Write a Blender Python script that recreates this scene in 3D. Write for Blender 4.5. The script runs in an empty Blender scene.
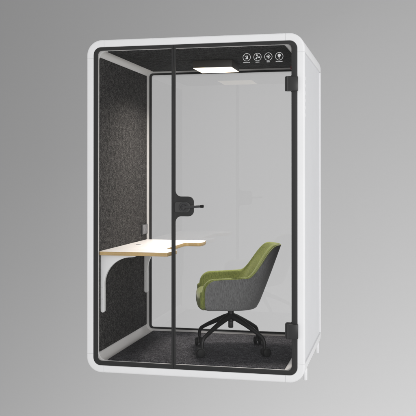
import bpy, bmesh, math, random
from mathutils import Vector, Matrix
from math import sin, cos, pi, radians, sqrt
random.seed(4)
S = bpy.context.scene
C = S.collection

# ------------------------------------------------------------------ camera
cam = bpy.data.cameras.new('camera'); co = bpy.data.objects.new('camera', cam); C.objects.link(co)
cam.sensor_width = 36; cam.lens = 830.99/416*36
cam.shift_y = (171.375-208)/416
cam.clip_start = .05; cam.clip_end = 200
co.location = (2.111, -5.4372, 1.3573)
co.rotation_euler = (radians(90)+.0057, 0, .2252)
S.camera = co
# ------------------------------------------------------------------ world, lamps, exposure
w = bpy.data.worlds.new('World'); S.world = w; w.use_nodes = True
bg = w.node_tree.nodes['Background']; bg.inputs[0].default_value = (.985, .985, .992, 1); bg.inputs[1].default_value = .60
def area(name, loc, target, size, power, col=(1, 1, 1), spread=180):
    l = bpy.data.lights.new(name, 'AREA'); l.shape = 'RECTANGLE'; l.size, l.size_y = size
    l.energy = power; l.color = col; l.spread = radians(spread)
    o = bpy.data.objects.new(name, l); C.objects.link(o); o.location = loc
    o.rotation_euler = (Vector(target)-Vector(loc)).to_track_quat('-Z', 'Y').to_euler()
    return o
area('key_softbox', (5.6, -8.0, 1.6), (.7, 0, 1.15), (3.0, 3.0), 375)
area('added_rear_light', (-1.5, 5.6, 5.2), (.7, 1.2, 1.2), (2.5, 2.0), 170)  # unseen lamp added behind the booth to brighten the hazy back pane
area('added_side_fill', (7.0, .2, 1.6), (1.5, .6, 1.1), (2, 3), 30)  # fill added out of view to lift the right side panel
area('added_backdrop_light', (10.0, 0, -36.0), (12.4, 8, -36.0), (6, 6), 960000)  # unseen lamp added far below to grade the backdrop from dark to light
S.view_settings.view_transform = 'Standard'; S.view_settings.look = 'None'
S.view_settings.exposure = 0; S.view_settings.gamma = 1
S.render.engine = 'CYCLES'

# ------------------------------------------------------------------ dimensions
W, H, D = 1.515, 2.30, 1.184

# ------------------------------------------------------------------ materials
def mat(name, col, rough=.5, metal=0, spec=.5):
    m = bpy.data.materials.new(name); m.use_nodes = True
    b = m.node_tree.nodes['Principled BSDF']
    b.inputs['Base Color'].default_value = (*col, 1); b.inputs['Roughness'].default_value = rough
    b.inputs['Metallic'].default_value = metal; b.inputs['Specular IOR Level'].default_value = spec
    return m
def nodes(m): return m.node_tree.nodes, m.node_tree.links, m.node_tree.nodes['Principled BSDF']
def coord(m, scale=(1, 1, 1)):
    n, l, b = nodes(m)
    t = n.new('ShaderNodeTexCoord'); mp = n.new('ShaderNodeMapping'); mp.inputs['Scale'].default_value = scale
    l.new(t.outputs['Object'], mp.inputs[0]); return mp.outputs[0]
def noise(m, vec, sc, det=3, rough=.6):
    n, l, b = nodes(m); q = n.new('ShaderNodeTexNoise'); l.new(vec, q.inputs['Vector'])
    q.inputs['Scale'].default_value = sc; q.inputs['Detail'].default_value = det; q.inputs['Roughness'].default_value = rough
    return q.outputs['Fac']
def ramp(m, fac, stops):
    n, l, b = nodes(m); r = n.new('ShaderNodeValToRGB'); l.new(fac, r.inputs[0])
    e = r.color_ramp.elements
    while len(e) < len(stops): e.new(.5)
    for x, (p, c) in zip(e, stops): x.position = p; x.color = (*c, 1)
    return r.outputs[0]
def math_(m, op, a, b_):
    n, l, b = nodes(m); q = n.new('ShaderNodeMath'); q.operation = op
    for i, v in enumerate((a, b_)):
        if isinstance(v, (int, float)): q.inputs[i].default_value = v
        else: l.new(v, q.inputs[i])
    return q.outputs[0]
def bump(m, h, st, dist=.002):
    n, l, b = nodes(m); q = n.new('ShaderNodeBump'); l.new(h, q.inputs['Height'])
    q.inputs['Strength'].default_value = st; q.inputs['Distance'].default_value = dist
    l.new(q.outputs[0], b.inputs['Normal'])
def paint(name, col, rough=.35, amt=.02):
    m = mat(name, col, rough); n, l, b = nodes(m); v = coord(m)
    f = noise(m, v, 900, 2); bump(m, f, .08, .0004)
    g = noise(m, v, 3, 4)
    l.new(ramp(m, g, [(.3, tuple(c*(1-amt) for c in col)), (.7, tuple(min(1, c*(1+amt)) for c in col))]), b.inputs['Base Color'])
    return m
def felt(name, lo, mid, hi, sc=1):
    m = mat(name, mid, .95, 0, .05); n, l, b = nodes(m); v = coord(m)
    a = noise(m, v, 85*sc, 6, .75); c = noise(m, v, 24*sc, 4, .6)
    s = math_(m, 'ADD', math_(m, 'MULTIPLY', a, .78), math_(m, 'MULTIPLY', c, .22))
    l.new(ramp(m, s, [(.40, lo), (.5, mid), (.58, hi)]), b.inputs['Base Color'])
    bump(m, a, .5, .003); b.inputs['Sheen Weight'].default_value = 0
    return m
def glassmat(name, ior, haze, tint):
    m = bpy.data.materials.new(name); m.use_nodes = True; n, l = m.node_tree.nodes, m.node_tree.links
    n.remove(n['Principled BSDF']); out = n['Material Output']
    tr = n.new('ShaderNodeBsdfTransparent'); tr.inputs[0].default_value = tint
    df = n.new('ShaderNodeBsdfTranslucent'); df.inputs[0].default_value = (.9, .9, .9, 1)
    dd = n.new('ShaderNodeBsdfDiffuse'); dd.inputs[0].default_value = (.9, .9, .9, 1)
    m0 = n.new('ShaderNodeMixShader'); m0.inputs[0].default_value = 0; l.new(df.outputs[0], m0.inputs[1]); l.new(dd.outputs[0], m0.inputs[2])
    m1 = n.new('ShaderNodeMixShader'); m1.inputs[0].default_value = haze; l.new(tr.outputs[0], m1.inputs[1]); l.new(m0.outputs[0], m1.inputs[2])
    gl = n.new('ShaderNodeBsdfGlossy'); gl.inputs['Roughness'].default_value = .0; gl.inputs[0].default_value = (1, 1, 1, 1)
    # Schlick reflectance from the angle of view, the same on both faces of the pane
    f0 = ((ior-1)/(ior+1))**2
    ge = n.new('ShaderNodeNewGeometry'); dp_ = n.new('ShaderNodeVectorMath'); dp_.operation = 'DOT_PRODUCT'
    l.new(ge.outputs['Normal'], dp_.inputs[0]); l.new(ge.outputs['Incoming'], dp_.inputs[1])
    def mt(op, a, b_=0.0):
        q = n.new('ShaderNodeMath'); q.operation = op
        for i, v in enumerate((a, b_)):
            if isinstance(v, (int, float)): q.inputs[i].default_value = v
            else: l.new(v, q.inputs[i])
        return q.outputs[0]
    c1 = mt('SUBTRACT', 1.0, mt('ABSOLUTE', dp_.outputs['Value']))
    fac = mt('ADD', f0, mt('MULTIPLY', mt('POWER', c1, 5.0), 1-f0))
    mx = n.new('ShaderNodeMixShader'); l.new(fac, mx.inputs[0]); l.new(m1.outputs[0], mx.inputs[1]); l.new(gl.outputs[0], mx.inputs[2])
    l.new(mx.outputs[0], out.inputs[0]); return m
def weave(name, dark, light):
    m = mat(name, light, .9, 0, .2); n, l, b = nodes(m)
    v1 = coord(m, (1, 1, 5)); v2 = coord(m, (4, 4, .35)); v3 = coord(m)
    a = noise(m, v1, 130, 3); c = noise(m, v2, 75, 3); d = noise(m, v3, 7, 3)
    s = math_(m, 'ADD', math_(m, 'MULTIPLY', a, .3), math_(m, 'ADD', math_(m, 'MULTIPLY', c, .6), math_(m, 'MULTIPLY', d, .1)))
    l.new(ramp(m, s, [(.40, dark), (.60, light)]), b.inputs['Base Color'])
    bump(m, s, .5, .002); b.inputs['Sheen Weight'].default_value = .2
    return m
M = {}
M['white'] = paint('white_powder_coat', (.80, .80, .805), .55)
M['panel'] = paint('white_side_panel', (.76, .765, .78), .45)
M['liner'] = paint('light_grey_liner', (.63, .62, .61), .28)
M['bracket'] = paint('white_bracket_paint', (.72, .72, .72), .4)
M['black'] = mat('black_frit', (.022, .022, .022), .45, 0, .35)
M['black2'] = mat('black_hardware', (.028, .028, .028), .38, 0, .4)
M['plate'] = mat('dark_grey_lock', (.055, .055, .055), .4, .2)
M['lever'] = mat('dark_metal_lever', (.07, .07, .072), .3, .7)
M['felt'] = felt('grey_felt', (.008, .0078, .0075), (.034, .0325, .0315), (.094, .090, .087))
M['ceil'] = felt('black_felt_ceiling', (.006, .006, .006), (.026, .026, .026), (.058, .058, .058))
M['carpet'] = felt('charcoal_carpet', (.010, .010, .012), (.040, .0395, .044), (.105, .104, .112), 1.1)
M['green'] = weave('green_wool', (.095, .115, .027), (.200, .226, .060))
M['grey'] = weave('grey_wool', (.082, .082, .082), (.162, .162, .162))
M['lam'] = mat('white_laminate', (.84, .82, .80), .38)
M['chairblack'] = mat('black_chair_metal', (.008, .008, .008), .5, 0, .4)
M['tyre'] = mat('black_caster_plastic', (.006, .006, .006), .65, 0, .3)
M['gaslift'] = mat('grey_gas_lift', (.055, .055, .055), .35, .4)
M['print'] = mat('white_print', (.60, .60, .60), .6)
M['red'] = mat('red_plastic', (.25, .012, .012), .4)
M['socket'] = mat('grey_socket_plastic', (.14, .14, .145), .4)
M['socketdark'] = mat('dark_socket_plastic', (.03, .03, .03), .5)
M['lampbody'] = mat('dark_lamp_housing', (.030, .025, .019), .55)
M['backdrop'] = mat('grey_backdrop_paper', (.183, .183, .183), .95, 0, .05)
# plywood edge
m = mat('plywood_edge', (.5, .34, .16), .5); n, l, b = nodes(m); v = coord(m, (1, 1, 1))
sx = n.new('ShaderNodeSeparateXYZ'); l.new(v, sx.inputs[0])
wv = math_(m, 'SINE', math_(m, 'MULTIPLY', sx.outputs[2], 900), 0)
g = noise(m, coord(m, (3, 3, 60)), 30, 3)
l.new(ramp(m, math_(m, 'ADD', math_(m, 'MULTIPLY', wv, .22), g), [(.25, (.36, .23, .09)), (.8, (.60, .44, .21))]), b.inputs['Base Color'])
M['ply'] = m
# lamp diffuser
m = mat('lamp_diffuser', (1, .9, .8)); b = m.node_tree.nodes['Principled BSDF']
b.inputs['Emission Color'].default_value = (1, .86, .64, 1); b.inputs['Emission Strength'].default_value = 2.3
M['diffuser'] = m
# pane glass: clear with a Fresnel reflection; the back pane is slightly milky, with haze added to brighten it
M['glass'] = glassmat('clear_glass', 1.20, 0.0, (.997, .997, .997, 1))
M['backglass'] = glassmat('milky_glass', 1.38, .22, (1, 1, 1, 1))

# ------------------------------------------------------------------ helpers
def link(name, me, m, parent=None, smooth=None):
    if m: me.materials.append(M[m] if isinstance(m, str) else m)
    o = bpy.data.objects.new(name, me); C.objects.link(o)
    if parent: o.parent = parent
    if smooth:
        for p in me.polygons: p.use_smooth = True
        if smooth < 179: me.set_sharp_from_angle(angle=radians(smooth))
    return o
def obj(name, bm, m, parent=None, smooth=35):
    me = bpy.data.meshes.new(name); bmesh.ops.recalc_face_normals(bm, faces=bm.faces[:])
    bm.to_mesh(me); bm.free(); return link(name, me, m, parent, smooth)
def thing(name, label, cat, loc=(0, 0, 0), rz=0):
    o = bpy.data.objects.new(name, None); C.objects.link(o); o.location = loc; o.rotation_euler.z = rz
    o['label'] = label; o['category'] = cat; o.empty_display_size = .1
    return o
def box(bm, x0, x1, y0, y1, z0, z1, bev=0, seg=2):
    r = bmesh.ops.create_cube(bm, size=1)
    vs = r['verts']
    for v in vs: v.co = Vector(((x0+x1)/2+v.co.x*(x1-x0), (y0+y1)/2+v.co.y*(y1-y0), (z0+z1)/2+v.co.z*(z1-z0)))
    if bev:
        es = {e for v in vs for e in v.link_edges}
        bmesh.ops.bevel(bm, geom=list(es), offset=bev, segments=seg, profile=.5, affect='EDGES')
def tube(bm, pts, rad, seg=16, cap=True):
    pts = [Vector(p) for p in pts]; rr = rad if isinstance(rad, (list, tuple)) else [rad]*len(pts)
    rings = []; up = None
    for i, p in enumerate(pts):
        d = (pts[min(i+1, len(pts)-1)]-pts[max(i-1, 0)]).normalized()
        if up is None: up = d.orthogonal().normalized()
        up = (up-d*up.dot(d)).normalized(); s = d.cross(up)
        rings.append([bm.verts.new(p+(up*cos(2*pi*k/seg)+s*sin(2*pi*k/seg))*rr[i]) for k in range(seg)])
    for a, b_ in zip(rings, rings[1:]):
        for k in range(seg): bm.faces.new((a[k], a[(k+1) % seg], b_[(k+1) % seg], b_[k]))
    if cap: bm.faces.new(rings[0][::-1]); bm.faces.new(rings[-1])
def lathe(bm, prof, loc=(0, 0, 0), axis='Z', seg=32):
    rings = []
    for r, z in prof:
        ring = []
        for k in range(seg):
            a = 2*pi*k/seg; x, y = r*cos(a), r*sin(a)
            q = {'Z': (x, y, z), 'Y': (x, z, y), 'X': (z, x, y)}[axis]
            ring.append(bm.verts.new(Vector(loc)+Vector(q)))
        rings.append(ring)
    for a, b_ in zip(rings, rings[1:]):
        for k in range(seg): bm.faces.new((a[k], a[(k+1) % seg], b_[(k+1) % seg], b_[k]))
    bm.faces.new(rings[0]); bm.faces.new(rings[-1][::-1])
def rrect(x0, x1, z0, z1, r, n=10):
    pts = []
    for cx, cz, a0 in ((x1-r, z1-r, 0), (x0+r, z1-r, 90), (x0+r, z0+r, 180), (x1-r, z0+r, 270)):
        for k in range(n+1):
            a = radians(a0+90*k/n); pts.append((cx+r*cos(a), cz+r*sin(a)))
    return pts
def plate(name, loops, t, m, parent, plane='XZ', at=0, bev=0, smooth=30):
    """filled 2D outline (first loop) with holes (other loops), thickness t, centred on plane coordinate `at`"""
    cu = bpy.data.curves.new(name, 'CURVE'); cu.dimensions = '2D'; cu.fill_mode = 'BOTH'
    cu.extrude = t/2-bev; cu.bevel_depth = bev; cu.bevel_resolution = 2; cu.offset = -bev
    for lp in loops:
        sp = cu.splines.new('POLY'); sp.points.add(len(lp)-1); sp.use_cyclic_u = True
        for p, q in zip(sp.points, lp): p.co = (q[0], q[1], 0, 1)
    o = bpy.data.objects.new('tmp', cu); C.objects.link(o)
    dg = bpy.context.evaluated_depsgraph_get(); dg.update()
    me = bpy.data.meshes.new_from_object(o.evaluated_get(dg)); me.name = name
    bpy.data.objects.remove(o)
    for v in me.vertices:
        x, y, z = v.co
        v.co = {'XZ': (x, at-z, y), 'XY': (x, y, at+z), 'YZ': (at+z, x, y)}[plane]
    me.materials.clear()
    bm = bmesh.new(); bm.from_mesh(me); bmesh.ops.remove_doubles(bm, verts=bm.verts[:], dist=1e-6)
    bmesh.ops.recalc_face_normals(bm, faces=bm.faces[:]); bm.to_mesh(me); bm.free()
    return link(name, me, m, parent, smooth)
def fillet(pts, radii, n=8):
    out = []; N = len(pts)
    for i, (p, r) in enumerate(zip(pts, radii)):
        p = Vector(p); a = (Vector(pts[i-1])-p); b_ = (Vector(pts[(i+1) % N])-p)
        if r <= 0: out.append(tuple(p)); continue
        a.normalize(); b_.normalize(); ang = a.angle(b_); d = r/math.tan(ang/2)
        s, e = p+a*d, p+b_*d; c = p+(a+b_).normalized()*(r/sin(ang/2))
        a0 = math.atan2(s.y-c.y, s.x-c.x); a1 = math.atan2(e.y-c.y, e.x-c.x)
        da = (a1-a0+pi) % (2*pi)-pi
        out += [(c.x+r*cos(a0+da*k/n), c.y+r*sin(a0+da*k/n)) for k in range(n+1)]
    return out

# ------------------------------------------------------------------ setting: hanging paper backdrop
bm = bmesh.new(); prof = []
for k in range(25):
    z = 9-k*.75
    y = 8.0-.5*max(0, (-z-2)/3)**2*0
    prof.append((y, z))
rows = [[bm.verts.new((x, y+.02*sin(x*.7), z)) for x in (-16+i*1.0 for i in range(33))] for y, z in prof]
for a, b_ in zip(rows, rows[1:]):
    for i in range(32): bm.faces.new((a[i], a[i+1], b_[i+1], b_[i]))
bd = obj('backdrop', bm, 'backdrop', None, 180); bd['kind'] = 'structure'

# ------------------------------------------------------------------ the booth
booth = thing('office_booth', 'white soundproof office booth with rounded corners, black framed glass front and grey felt inside', 'phone booth')
R = .105; CS = .128       # outer corner radius, distance of the seam from the corner
G = .0004
# sweep of the front/side/back profile along segments of the rounded rectangle
PROF = [(.050, .045), (.050, .004), (.047, .0005), (.013, .0), (.008, .001), (.004, .0035), (.0012, .0075), (0, .013),
        (0, D-.045), (.0015, D-.03), (.006, D-.015), (.014, D-.005), (.024, D), (.10, D), (.10, D-.03), (.075, D-.03), (.075, .045)]
def rr_pt(side, u, ins):
    """point on the rounded rectangle inset by ins: side = corner index with angle u (deg) or straight"""
def ring_pts(path):
    """path: list of (cx, cz, nx, nz, r) ; offset inward moves towards -n, with radius clamp"""
    out = []
    for cx, cz, nx, nz, r in path:
        row = []
        for ins, y in PROF:
            if r > 0:
                rr = r-ins
                if rr >= .05: row.append((cx+nx*rr, y, cz+nz*rr))
                else:
                    # inner edge keeps a radius of .05: shift the arc centre inwards
                    sgx = -1 if cx > W/2 else 1; sgz = -1 if cz > H/2 else 1
                    k = .05-rr
                    row.append((cx+sgx*k+nx*.05, y, cz+sgz*k+nz*.05))
            else: row.append((cx-nx*ins, y, cz-nz*ins))
        out.append(row)
    return out
def sweep(name, path):
    bm = bmesh.new(); rows = [[bm.verts.new(p) for p in r] for r in ring_pts(path)]
    n_ = len(PROF)
    for a, b_ in zip(rows, rows[1:]):
        for k in range(n_): bm.faces.new((a[k], a[(k+1) % n_], b_[(k+1) % n_], b_[k]))
    bm.faces.new(rows[0]); bm.faces.new(rows[-1][::-1])
    return obj(name, bm, 'white', booth, 40)
for cx, cz, a0 in ((W-R, H-R, 0), (R, H-R, 90), (R, R, 180), (W-R, R, 270)):
    path = []
    sx_ = 1 if cx > W/2 else -1; sz_ = 1 if cz > H/2 else -1
    X0 = W if sx_ > 0 else 0; Z0 = H if sz_ > 0 else 0
    sideend = (X0, Z0-sz_*(CS-G), sx_, 0, 0); topend = (X0-sx_*(CS-G), Z0, 0, sz_, 0)
    arc = [(cx, cz, cos(radians(a0+90*k/14)), sin(radians(a0+90*k/14)), R) for k in range(15)]
    # at the ends the inner edge needs room: corner piece reaches CS from the corner
    first, last = (sideend, topend) if a0 in (0, 180) else (topend, sideend)
    sweep('shell_corner', [first]+arc+[last])
sweep('shell_rail', [(CS+G, H, 0, 1, 0), (W-CS-G, H, 0, 1, 0)])
sweep('shell_rail', [(CS+G, 0, 0, -1, 0), (W-CS-G, 0, 0, -1, 0)])
SAVE = PROF
REC = .010
for X0, nx in ((0, -1), (W, 1)):
    PROF = [(.050, .045), (.050, .004), (.047, .0005), (.013, .0), (.008, .001), (.004, .0035), (.0012, .0075), (0, .013), (0, .024), (.002, .026), (.03, .026), (.03, .045)]
    sweep('shell_post', [(X0, CS+G, nx, 0, 0), (X0, H-CS-G, nx, 0, 0)])
    PROF = [(.03, D-.055), (.002, D-.055), (0, D-.053), (0, D-.045), (.0015, D-.03), (.006, D-.015), (.014, D-.005), (.024, D), (.10, D), (.10, D-.03), (.03, D-.03)]
    sweep('shell_post', [(X0, CS+G, nx, 0, 0), (X0, H-CS-G, nx, 0, 0)])
    bm = bmesh.new(); xa, xb = sorted((X0-nx*REC, X0-nx*.034))
    box(bm, xa, xb, .0268, D-.0558, CS-.01, H-CS+.01, .0008, 1)
    sp = obj('side_panel', bm, 'panel', booth)
    if X0 > 0:
        for k in range(6):
            z = 2.010-k*.049*1.0
            loop = fillet([(.118, z-.013), (.129, z-.013), (.129, z+.013), (.118, z+.013)], [.005]*4, 5)
            plate('vent_plug', [loop], .002, 'white', sp, 'YZ', X0-REC+.0006, .0004)
PROF = SAVE
# seam backing (white core seen in the joints) and liner
IX0, IX1, IZ0, IZ1 = .0755, W-.0755, .0775, 2.2265
CR = .066
def ringstrip(bm, la, ya, lb, yb):
    va = [bm.verts.new((x, ya, z)) for x, z in la]; vb = [bm.verts.new((x, yb, z)) for x, z in lb]
    for k in range(len(la)):
        j = (k+1) % len(la); bm.faces.new((va[k], va[j], vb[j], vb[k]))
YB = 1.150
L_in = rrect(IX0, IX1, IZ0, IZ1, CR, 12); L_out = rrect(.046, W-.046, .046, H-.046, .05, 12)
B_open = rrect(.104, W-.104, .1005, 2.2065, .030, 12)
bm = bmesh.new()
loops = [(L_out, .0455), (L_out, .038), (rrect(.052, W-.052, .052, H-.052, .05, 12), .036), (rrect(IX0-.002, IX1+.002, IZ0-.002, IZ1+.002, CR, 12), .036), (L_in, .038), (L_in, YB),
         (B_open, YB), (B_open, D-.012), (L_out, D-.012)]
rings = [[bm.verts.new((x, y, z)) for x, z in lp] for lp, y in loops]
for a, b_ in zip(rings, rings[1:]):
    for k in range(len(a)): j = (k+1) % len(a); bm.faces.new((a[k], a[j], b_[j], b_[k]))
obj('inner_liner', bm, 'liner', booth, 40)
# felt panels, ceiling, carpet
bm = bmesh.new(); box(bm, IX0+.0002, .083, .047, YB-.0015, .134, 2.186, .002); obj('wall_panel', bm, 'felt', booth)
bm = bmesh.new(); box(bm, W-.083, IX1-.0002, .047, YB-.0015, .134, 2.186, .002); obj('wall_panel', bm, 'felt', booth)
bm = bmesh.new(); box(bm, .138, W-.138, .042, YB-.0015, 2.2195, IZ1-.0002, .002); obj('ceiling_panel', bm, 'ceil', booth)
bm = bmesh.new(); box(bm, .140, W-.140, .042, YB-.0015, IZ0+.0002, .0845, .002); obj('carpet', bm, 'carpet', booth)
# small red indicator at the ceiling's edge
bm = bmesh.new(); lathe(bm, [(.008, 0), (.010, .004), (.010, .026), (.009, .030)], (1.300, 1.04, 2.190), 'Z', 20); obj('smoke_indicator', bm, 'red', booth)
# back window: frit border and pane
fr_ = plate('back_window', [rrect(.1045, W-.1045, .101, 2.206, .0295), rrect(.124, W-.124, .115, 2.191, .017)], .012, 'black', booth, 'XZ', YB+.004, .0006)
bp_ = plate('glass_pane', [rrect(.1238, W-.1238, .1148, 2.1912, .017)], .008, 'glass', fr_, 'XZ', YB+.004)
bp_.data.materials.append(M['backglass'])                # added haze on the outer face only, lightens the view through
for p in bp_.data.polygons:
    if p.center.y > YB+.0075: p.material_index = 1
# front fixed window (left) and door (right)
FY = .0075; T = .009
MS = .6243
side = fillet([(.0505, .0505), (MS-.0008, .0505), (MS-.0008, H-.0505), (.0505, H-.0505)], [.05, 0, 0, .05], 10)
hole = fillet([(.082, .0805), (.6105, .0805), (.6105, 2.2265), (.082, 2.2265)], [.028, .004, .004, .028], 8)
fw = plate('front_window', [side, hole], T, 'black', booth, 'XZ', FY, .0008)
plate('glass_pane', [fillet([(.0818, .0803), (.6107, .0803), (.6107, 2.2267), (.0818, 2.2267)], [.028, .004, .004, .028], 8)], .008, 'glass', fw, 'XZ', FY)
douter = fillet([(MS+.0008, .0505), (W-.0505, .0505), (W-.0505, H-.0505), (MS+.0008, H-.0505)], [0, .05, .05, 0], 10)
x0, x1, z0, z1 = .6380, W-.088, .0805, 2.2265
PX = .766
dh = fillet([(x0, z0), (x1, z0), (x1, .288), (x1-.042, .288), (x1-.042, .397), (x1, .397),
             (x1, 1.915), (x1-.0435, 1.915), (x1-.0435, 2.015), (x1, 2.015), (x1, z1), (x0, z1),
             (x0, 1.220), (PX, 1.220), (PX, 1.0855), (x0, 1.0855)],
            [.004, .028, .0, .012, .012, .008, .008, .012, .012, .008, .028, .004, .040, .038, .038, .040], 8)
door = plate('door', [douter, dh], T, 'black', booth, 'XZ', FY, .0008)
door['label'] = 'black framed glass door with lever handle'
plate('glass_pane', [[(x-.0001, z) for x, z in dh]], .008, 'glass', door, 'XZ', FY)
# hinges
for zc in (1.963, .341):
    bm = bmesh.new(); box(bm, 1.404, 1.4715, -.016, .002, zc-.047, zc+.047, .003)
    hg = obj('hinge', bm, 'black2', door)
    bm = bmesh.new(); tube(bm, [(1.4035, -.010, zc-.0475), (1.4035, -.010, zc+.0475)], .0075, 16)
    box(bm, 1.3855, 1.398, -.008, .0025, zc-.048, zc+.048, .002)
    obj('hinge_leaf', bm, 'black2', hg)
# lock plate, rosette and lever
lk = plate('lock_plate', [fillet([(.636, 1.112), (.745, 1.112), (.745, 1.182), (.636, 1.182)], [.014, .03, .03, .014], 8)], .014, 'plate', door, 'XZ', -.004, .002)
bm = bmesh.new(); lathe(bm, [(.033, .0), (.033, -.006), (.030, -.009), (.021, -.009), (.020, -.0065), (.017, -.0065), (.016, -.016), (.006, -.017)], (.701, -.0105, 1.148), 'Y', 40)
obj('rosette', bm, 'lever', door)
bm = bmesh.new()
tube(bm, [(.701, -.018, 1.148), (.701, -.040, 1.148), (.703, -.047, 1.1485), (.712, -.052, 1.149), (.76, -.054, 1.1515), (.825, -.056, 1.156)], [.010, .010, .010, .0095, .009, .0085], 16)
lv = obj('lever_handle', bm, 'lever', door)
bm = bmesh.new(); tube(bm, [(.8255, -.056, 1.156), (.828, -.056, 1.156), (.846, -.0565, 1.157), (.848, -.0565, 1.157)], [.0085, .0105, .0105, .0085], 16)
obj('end_cap', bm, 'tyre', lv)
# printed icons on the door glass
IY = FY-.0047
def circ(cx, cz, r, n_=40, a0=0): return [(cx+r*cos(2*pi*k/n_+a0), cz+r*sin(2*pi*k/n_+a0)) for k in range(n_)]
def seg(cx, cz, a, r0, r1, w_):
    c_, s_ = cos(a), sin(a)
    return [(cx+c_*r0-s_*w_, cz+s_*r0+c_*w_), (cx+c_*r0+s_*w_, cz+s_*r0-c_*w_), (cx+c_*r1+s_*w_, cz+s_*r1-c_*w_), (cx+c_*r1-s_*w_, cz+s_*r1+c_*w_)]
ICX = [1.129, 1.2015, 1.274, 1.3465]; ICZ = 2.1475
for i, cx in enumerate(ICX):
    ring = plate('icon', [circ(cx, ICZ, .0265), circ(cx, ICZ, .0238)], .0006, 'print', door, 'XZ', IY)
    def mark(lp, nm='icon_mark'): plate(nm, lp, .0005, 'print', ring, 'XZ', IY)
    if i == 0:
        mark([[(cx+.001, ICZ+.017), (cx+.008, ICZ+.004), (cx+.010, ICZ-.013), (cx-.011, ICZ-.013), (cx-.002, ICZ-.001)]])
        mark([seg(cx-.006, ICZ+.004, radians(135), -.009, .011, .0013)])
    elif i == 1:
        for k in range(3):
            a = radians(90+120*k+25)
            lp = [(cx+cos(a+da)*r, ICZ+sin(a+da)*r) for r, da in ((.003, -.5), (.010, -.55), (.016, -.42), (.0185, -.05), (.0165, .25), (.010, .30), (.003, .5))]
            mark([lp])
    elif i == 2:
        mark([circ(cx, ICZ, .0065, 24)])
        for k in range(8): mark([seg(cx, ICZ, k*pi/4, .0088, .0145, .0013)])
    else:
        mark([[(cx-.0045, ICZ-.007), (cx-.0045, ICZ-.004), (cx-.010, ICZ+.002)]+[(cx+.0105*cos(a), ICZ+.006+.0105*sin(a)) for a in [radians(190-20*k) for k in range(11)]]+[(cx+.010, ICZ+.002), (cx+.0045, ICZ-.004), (cx+.0045, ICZ-.007)]])
        mark([[(cx-.004, ICZ-.009), (cx+.004, ICZ-.009), (cx+.003, ICZ-.015), (cx-.003, ICZ-.015)]])
    # tiny caption under each ring: a run of very small strokes
    wcap = (.046, .026, .022, .046)[i]; k = 0; x = cx-wcap/2
    while x < cx+wcap/2-.001:
        wq = random.choice((.0016, .0024, .003)); hgt = random.choice((.0022, .0028, .0028))
        zc = ICZ-.0345
        plate('caption_letter', [[(x, zc-hgt), (x+wq, zc-hgt), (x+wq, zc+hgt), (x, zc+hgt)]], .0005, 'print', ring, 'XZ', IY)
        x += wq+.0012
# feet
for x, y in ((1.492, .235), (1.489, 1.125), (W-1.492, .235), (W-1.489, 1.125)):
    bm = bmesh.new(); zt = .050
    tube(bm, [(x, y, zt), (x, y, -.027), (x, y, -.031)], [.0135, .0135, .011], 20); obj('foot', bm, 'white', booth)

# ------------------------------------------------------------------ desk
DZ = .835
desk = thing('desk', 'white topped plywood desk with a cut-out front edge, fixed to the grey felt wall', 'desk', (.083, .6, .4))
desk.location = (0, 0, 0)
dp = fillet([(.0835, .030), (.574, .030), (.588, .235), (.480, .335), (.476, .885), (.600, .885), (.608, 1.0), (.588, 1.146), (.0835, 1.146)],
            [.002, .012, .030, .05, .035, .03, .06, .03, .002], 8)
core = plate('tabletop', [dp], .0255, 'ply', desk, 'XY', DZ-.0147, .0008)
plate('laminate', [dp], .002, 'lam', core, 'XY', DZ-.0009, .0005)
bm = bmesh.new(); lathe(bm, [(.030, 0), (.030, .0018), (.027, .0026), (.022, .0026), (.021, .0008), (0.001, .0008)], (.185, .60, DZ+.0001), 'Z', 36)
obj('cable_grommet', bm, 'bracket', desk)
bm = bmesh.new(); box(bm, .166, .204, .594, .606, DZ+.0008, DZ+.0036, .001); obj('cable_slot', bm, 'socketdark', desk)
def bracket(y0, y1):
    zt = DZ-.0277
    arc = []
    cx_, cz_ = .112+.200, .600; rx, rz = .200, zt-.012-.600
    for k in range(17):
        a = radians(180-90*k/16); arc.append((cx_+rx*cos(a), cz_+rz*sin(a)))
    low = [(.0985+.0145*cos(radians(-k*180/10)), .420+.0145*sin(radians(-k*180/10))) for k in range(11)]
    lp = [(.084, zt), (.084, .42)]+low[::-1][1:]+[(.113, .56)]+arc+[(.33, zt-.010), (.340, zt-.005), (.340, zt)]
    return plate('bracket', [lp], y1-y0, 'bracket', desk, 'XZ', (y0+y1)/2, .0025)
for y0, y1 in ((.052, .080), (1.075, 1.103)):
    br = bracket(y0, y1)
    for z in (.50, .58):
        bm = bmesh.new(); lathe(bm, [(.0045, 0), (.0045, -.0015), (.003, -.0025)], (.0985, y0, z), 'Y', 16); obj('screw', bm, 'liner', br)

# ------------------------------------------------------------------ power outlet on the wall
po = thing('power_outlet', 'small grey power outlet on the felt wall above the back of the desk', 'power outlet', (.083, 1.05, .925))
po.location = (0, 0, 0)
bm = bmesh.new(); box(bm, .0835, .0975, .985, 1.125, .883, .967, .004); hs = obj('socket_box', bm, 'socketdark', po)
bm = bmesh.new(); box(bm, .0970, .1000, .995, 1.118, .889, .961, .0012); fc = obj('socket_face', bm, 'socket', po)
for yc in (1.028, 1.085):
    bm = bmesh.new(); lathe(bm, [(.019, 0), (.019, .0012), (.016, .0014), (.015, .0004), (.001, .0004)], (.1001, yc, .925), 'X', 28); obj('socket_ring', bm, 'socket', fc)

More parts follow.
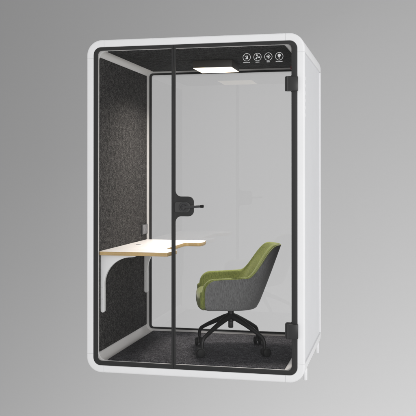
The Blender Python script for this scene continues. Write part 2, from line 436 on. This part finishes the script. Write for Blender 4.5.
# ------------------------------------------------------------------ ceiling lamp
lp_ = thing('ceiling_lamp', 'square dark ceiling lamp with a glowing warm white underside, near the top of the booth', 'ceiling lamp', (.765, .73, 2.219))
lp_.location = (0, 0, 0)
LX0, LX1, LY0, LY1, LZ = .6165, .913, .578, .872, 2.1635
bm = bmesh.new(); box(bm, LX0, LX1, LY0, LY1, LZ+.001, 2.2190, .002); obj('lamp_housing', bm, 'lampbody', lp_)
bm = bmesh.new(); box(bm, LX0+.003, LX1-.003, LY0+.003, LY1-.003, LZ-.003, LZ+.0008, .001); obj('diffuser', bm, 'diffuser', lp_)

ll = area('lamp_light', ((LX0+LX1)/2, (LY0+LY1)/2, LZ-.006), ((LX0+LX1)/2, (LY0+LY1)/2+.0001, 0), (.27, .27), 24.0, (1, .935, .875), 145)
ll.parent = lp_
# ------------------------------------------------------------------ chair (faces local -X)
CHX, CHY, CHZ = .917, .520, .0850
ch = thing('office_chair', 'swivel tub chair with green inside, grey outer shell and black four-star base on casters', 'office chair', (CHX, CHY, CHZ), radians(16))
Z0 = CHZ
def zz(z): return z-Z0
def lerp(a, b_, t): return a+(b_-a)*t
def sm(t): t = max(0, min(1, t)); return t*t*(3-2*t)
FR0 = -.202
def plan(s, z, off):
    """outer plan curve of the tub at world height z; s in [-1,1]; off = inward offset. returns x,y (forward is -x)"""
    t = (z-.41)/(.875-.41)
    back = lerp(.190, .372, t**.95 if t > 0 else t); wd = lerp(.252, .282, min(1, max(0, t)*1.6))
    if t > .5: wd = lerp(.282, .262, (t-.5)/.5)
    x0 = lerp(-.01, .06, max(0, min(1, t)))       # where the straight arm ends and the bend starts
    e = 2.35
    sgn = 1 if s > 0 else -1; a = abs(s)
    B = .52
    if z < .465: q = ((.465-z)/.05)**2; back -= .007*q; wd -= .004*q
    wd -= off; back -= off
    if a >= B:
        u = (a-B)/(1-B); return lerp(x0, FRONT, u), sgn*lerp(wd, wd-.004, u)
    th = (a/B)*pi/2
    c_, s_ = cos(th), sin(th)
    return x0+(back-x0)*abs(c_)**(2/e), sgn*wd*abs(s_)**(2/e)
_rim = {}
def rim(s):
    # the rim is low and flat along the arms and climbs steeply to the top of the back
    if s in _rim: return _rim[s]
    z = .65
    for _ in range(60):
        x, y = plan(s, z, 0)
        z = .634+.014*max(0, min(1, (x+.2)/.3))+(.866-.648)*sm((x-.093)/(.328-.093))
    _rim[s] = z
    return z
def corner(s, fx, r):
    """lowering of the top edge near the front end (rounded corner of radius r)"""
    B = .52; a = abs(s)
    if a < B: return 0
    u = (a-B)/(1-B); d = (1-u)*abs(FRONT-.03)
    return r-sqrt(max(0, r*r-(r-d)**2)) if d < r else 0
def sgrid(n_):                                # denser towards both ends
    return [sin(pi/2*(-1+2*k/n_))*.55+(-1+2*k/n_)*.45 for k in range(n_+1)]
SS = sgrid(120)
# grey outer shell
FRONT = -.202
bm = bmesh.new(); NT = 22; rows = []; TH = .012
for s in SS:
    top = rim(s)-.009-corner(s, 0, .085)*1.0
    row = []
    for k in range(NT+1):                     # outer wall
        z = lerp(.425+corner(s, 0, .035), top, k/NT); x, y = plan(s, z, 0); row.append((x, y, zz(z)))
    x, y = plan(s, top, .004); row.append((x, y, zz(top+.003)))
    x, y = plan(s, top, TH); row.append((x, y, zz(top+.001)))
    for k in range(6):
        z = lerp(top, .43, (k+1)/6); x, y = plan(s, z, TH); row.append((x, y, zz(z)))
    cb = corner(s, 0, .035)
    x, y = plan(s, .425, .03); row.append((x*.95, y*.95, zz(.408+cb)))
    x, y = plan(s, .425, .012); row.append((x, y, zz(.411+cb)))
    x, y = plan(s, .425, .004); row.append((x, y, zz(.417+cb)))
    rows.append([bm.verts.new(p) for p in row])
for a, b_ in zip(rows, rows[1:]):
    for k in range(len(a)): j = (k+1) % len(a); bm.faces.new((a[k], a[j], b_[j], b_[k]))
bm.faces.new(rows[0]); bm.faces.new(rows[-1][::-1])
# bottom pan
cen = []
x_, y_ = 0, 0
pan = [r[-3] for r in rows]
bm.faces.new([bm.verts.new(v.co+Vector((0, 0, .0005))) for v in pan])
sh = obj('outer_shell', bm, 'grey', ch, 50)
# green inner padding
FRONT = -.220
bm = bmesh.new(); rows = []; TH = .031
def padrow(s, fx=0, k_=1.0):
    """cross-section of the padding; k_ shrinks it (rounded ends), fx pushes it forward"""
    top = rim(s)-corner(s, 0, .085)
    mid = .0125+TH/2; hw = TH/2; row = []
    zl = .43
    pts = []
    for k in range(15): pts.append((mid-hw, lerp(zl, top-hw*.8, k/14)))
    for k in range(1, 10):
        a = radians(180-18*k); pts.append((mid+hw*cos(a), top-hw*.8+hw*.8*sin(a)))
    for k in range(15): pts.append((mid+hw, lerp(top-hw*.8, zl, k/14)))
    cz = (zl+top)/2
    for off, z in pts:
        o2 = mid+(off-mid)*k_; z2 = z if k_ == 1 else cz+(z-cz)*(1-(1-k_)*.25)
        if off > mid and z < top-hw: o2 += .030*sm((top-hw-z)/.20)*k_
        x, y = plan(s, z2, o2); row.append((x+fx, y, zz(z2)))
    return row
rows.append([bm.verts.new(p) for p in padrow(-1, -.016, .30)])
rows.append([bm.verts.new(p) for p in padrow(-1, -.012, .65)])
rows.append([bm.verts.new(p) for p in padrow(-1, -.006, .88)])
for s in SS: rows.append([bm.verts.new(p) for p in padrow(s)])
rows.append([bm.verts.new(p) for p in padrow(1, -.006, .88)])
rows.append([bm.verts.new(p) for p in padrow(1, -.012, .65)])
rows.append([bm.verts.new(p) for p in padrow(1, -.016, .30)])
for a, b_ in zip(rows, rows[1:]):
    for k in range(len(a)): j = (k+1) % len(a); bm.faces.new((a[k], a[j], b_[j], b_[k]))
bm.faces.new(rows[0]); bm.faces.new(rows[-1][::-1])
obj('inner_padding', bm, 'green', ch, 70)
# seat cushion: bulging rounded cushion whose front shows below the arms
bm = bmesh.new()
def sq(v, e): return math.copysign(abs(v)**e, v)
NU, NV = 64, 24; rows = []
for i in range(1, NV):
    ph = -pi/2+pi*i/NV
    row = []
    for j in range(NU):
        th = 2*pi*j/NU
        x = sq(cos(ph), .45)*sq(cos(th), .42); y = sq(cos(ph), .45)*sq(sin(th), .42); z = sq(sin(ph), .62)
        X = -.064+.188*x; Y = lerp(.226, .268, sm((-.200-X)/.012))*y; Zc = .468+.074*z
        Zc += .010*(1-x*x)*(1-y*y)*(1 if z > 0 else 0)
        row.append(bm.verts.new((X, Y, zz(Zc))))
    rows.append(row)
for a, b_ in zip(rows, rows[1:]):
    for k in range(NU): bm.faces.new((a[k], a[(k+1) % NU], b_[(k+1) % NU], b_[k]))
bm.faces.new(rows[0][::-1]); bm.faces.new(rows[-1])
obj('seat_cushion', bm, 'green', ch, 180)
# piping line between green and grey
bm = bmesh.new(); FRONT = -.202; pts = []
for k in range(9):
    z = lerp(.43, rim(1)-.009-.085, k/9); x, y = plan(-1, z, .004); pts.append((x, y, zz(z)))
for s in SS:
    top = rim(s)-.008-corner(s, 0, .085); x, y = plan(s, top, .004); pts.append((x, y, zz(top)))
for k in range(9):
    z = lerp(rim(1)-.009-.085, .43, (k+1)/9); x, y = plan(1, z, .004); pts.append((x, y, zz(z)))
tube(bm, pts, .0042, 8); obj('piping', bm, 'green', ch, 180)
# base
bm = bmesh.new(); lathe(bm, [(.06, zz(.4055)), (.075, zz(.400)), (.07, zz(.394)), (.024, zz(.388)), (.0225, zz(.37)), (.0225, zz(.300)), (.018, zz(.297))], (0, 0, 0), 'Z', 32)
obj('column', bm, 'chairblack', ch)
bm = bmesh.new(); lathe(bm, [(.0185, zz(.3045)), (.0185, zz(.256)), (.016, zz(.252))], (0, 0, 0), 'Z', 28); obj('gas_lift', bm, 'gaslift', ch)
for k in range(4):
    a = radians(45+90*k); dx, dy = cos(a), sin(a)
    def q(r, z): return (dx*r, dy*r, zz(z))
    bm = bmesh.new()
    path = [q(.012, .336), q(.06, .322), q(.14, .290), q(.22, .254), q(.268, .230), q(.290, .217), q(.302, .203), q(.308, .188), q(.310, .17), q(.311, .150)]
    tube(bm, path, [.024, .0215, .0175, .0150, .0135, .0135, .0130, .0125, .0115, .0105], 16)
    lg = obj('leg', bm, 'chairblack', ch, 60)
    bm = bmesh.new()
    cx_, cy_ = dx*.311, dy*.311
    b2 = [0.5, 2.2, -0.6, 1.2][k]+a; fx, fy = cos(b2), sin(b2); px, py = -fy, fx
    # twin wheels with a hood
    cxx, cyy = cx_+fx*.012, cy_+fy*.012
    for sgn in (-1, 1):
        base = len(bm.verts)
        prof = [(.024, -.011), (.030, -.008), (.0312, 0), (.030, .008), (.024, .011), (.010, .012)]
        rings = []
        for r, h in prof:
            rings.append([bm.verts.new((cxx+px*(sgn*.018+h*sgn)+fx*r*cos(t), cyy+py*(sgn*.018+h*sgn)+fy*r*cos(t), zz(.085)+.0313+r*sin(t))) for t in [2*pi*i/24 for i in range(24)]])
        for r1, r2 in zip(rings, rings[1:]):
            for i in range(24): bm.faces.new((r1[i], r1[(i+1) % 24], r2[(i+1) % 24], r2[i]))
        bm.faces.new(rings[0]); bm.faces.new(rings[-1])
    cw = obj('caster', bm, 'tyre', lg, 50)
    bm = bmesh.new()
    rr = []
    for wv_ in (-.0055, .0055):
        rr.append([bm.verts.new((cxx+px*wv_+fx*r*cos(t), cyy+py*wv_+fy*r*cos(t), zz(.085)+.0313+r*sin(t))) for r, t in [(.0345, radians(-20+10*i)) for i in range(22)]])
    for i in range(21): bm.faces.new((rr[0][i], rr[0][i+1], rr[1][i+1], rr[1][i]))
    bm.faces.new(rr[0]); bm.faces.new(rr[1][::-1])
    tube(bm, [(cx_, cy_, zz(.152)), (cx_, cy_, zz(.125))], .009, 12)
    obj('caster_hood', bm, 'chairblack', lg, 50)
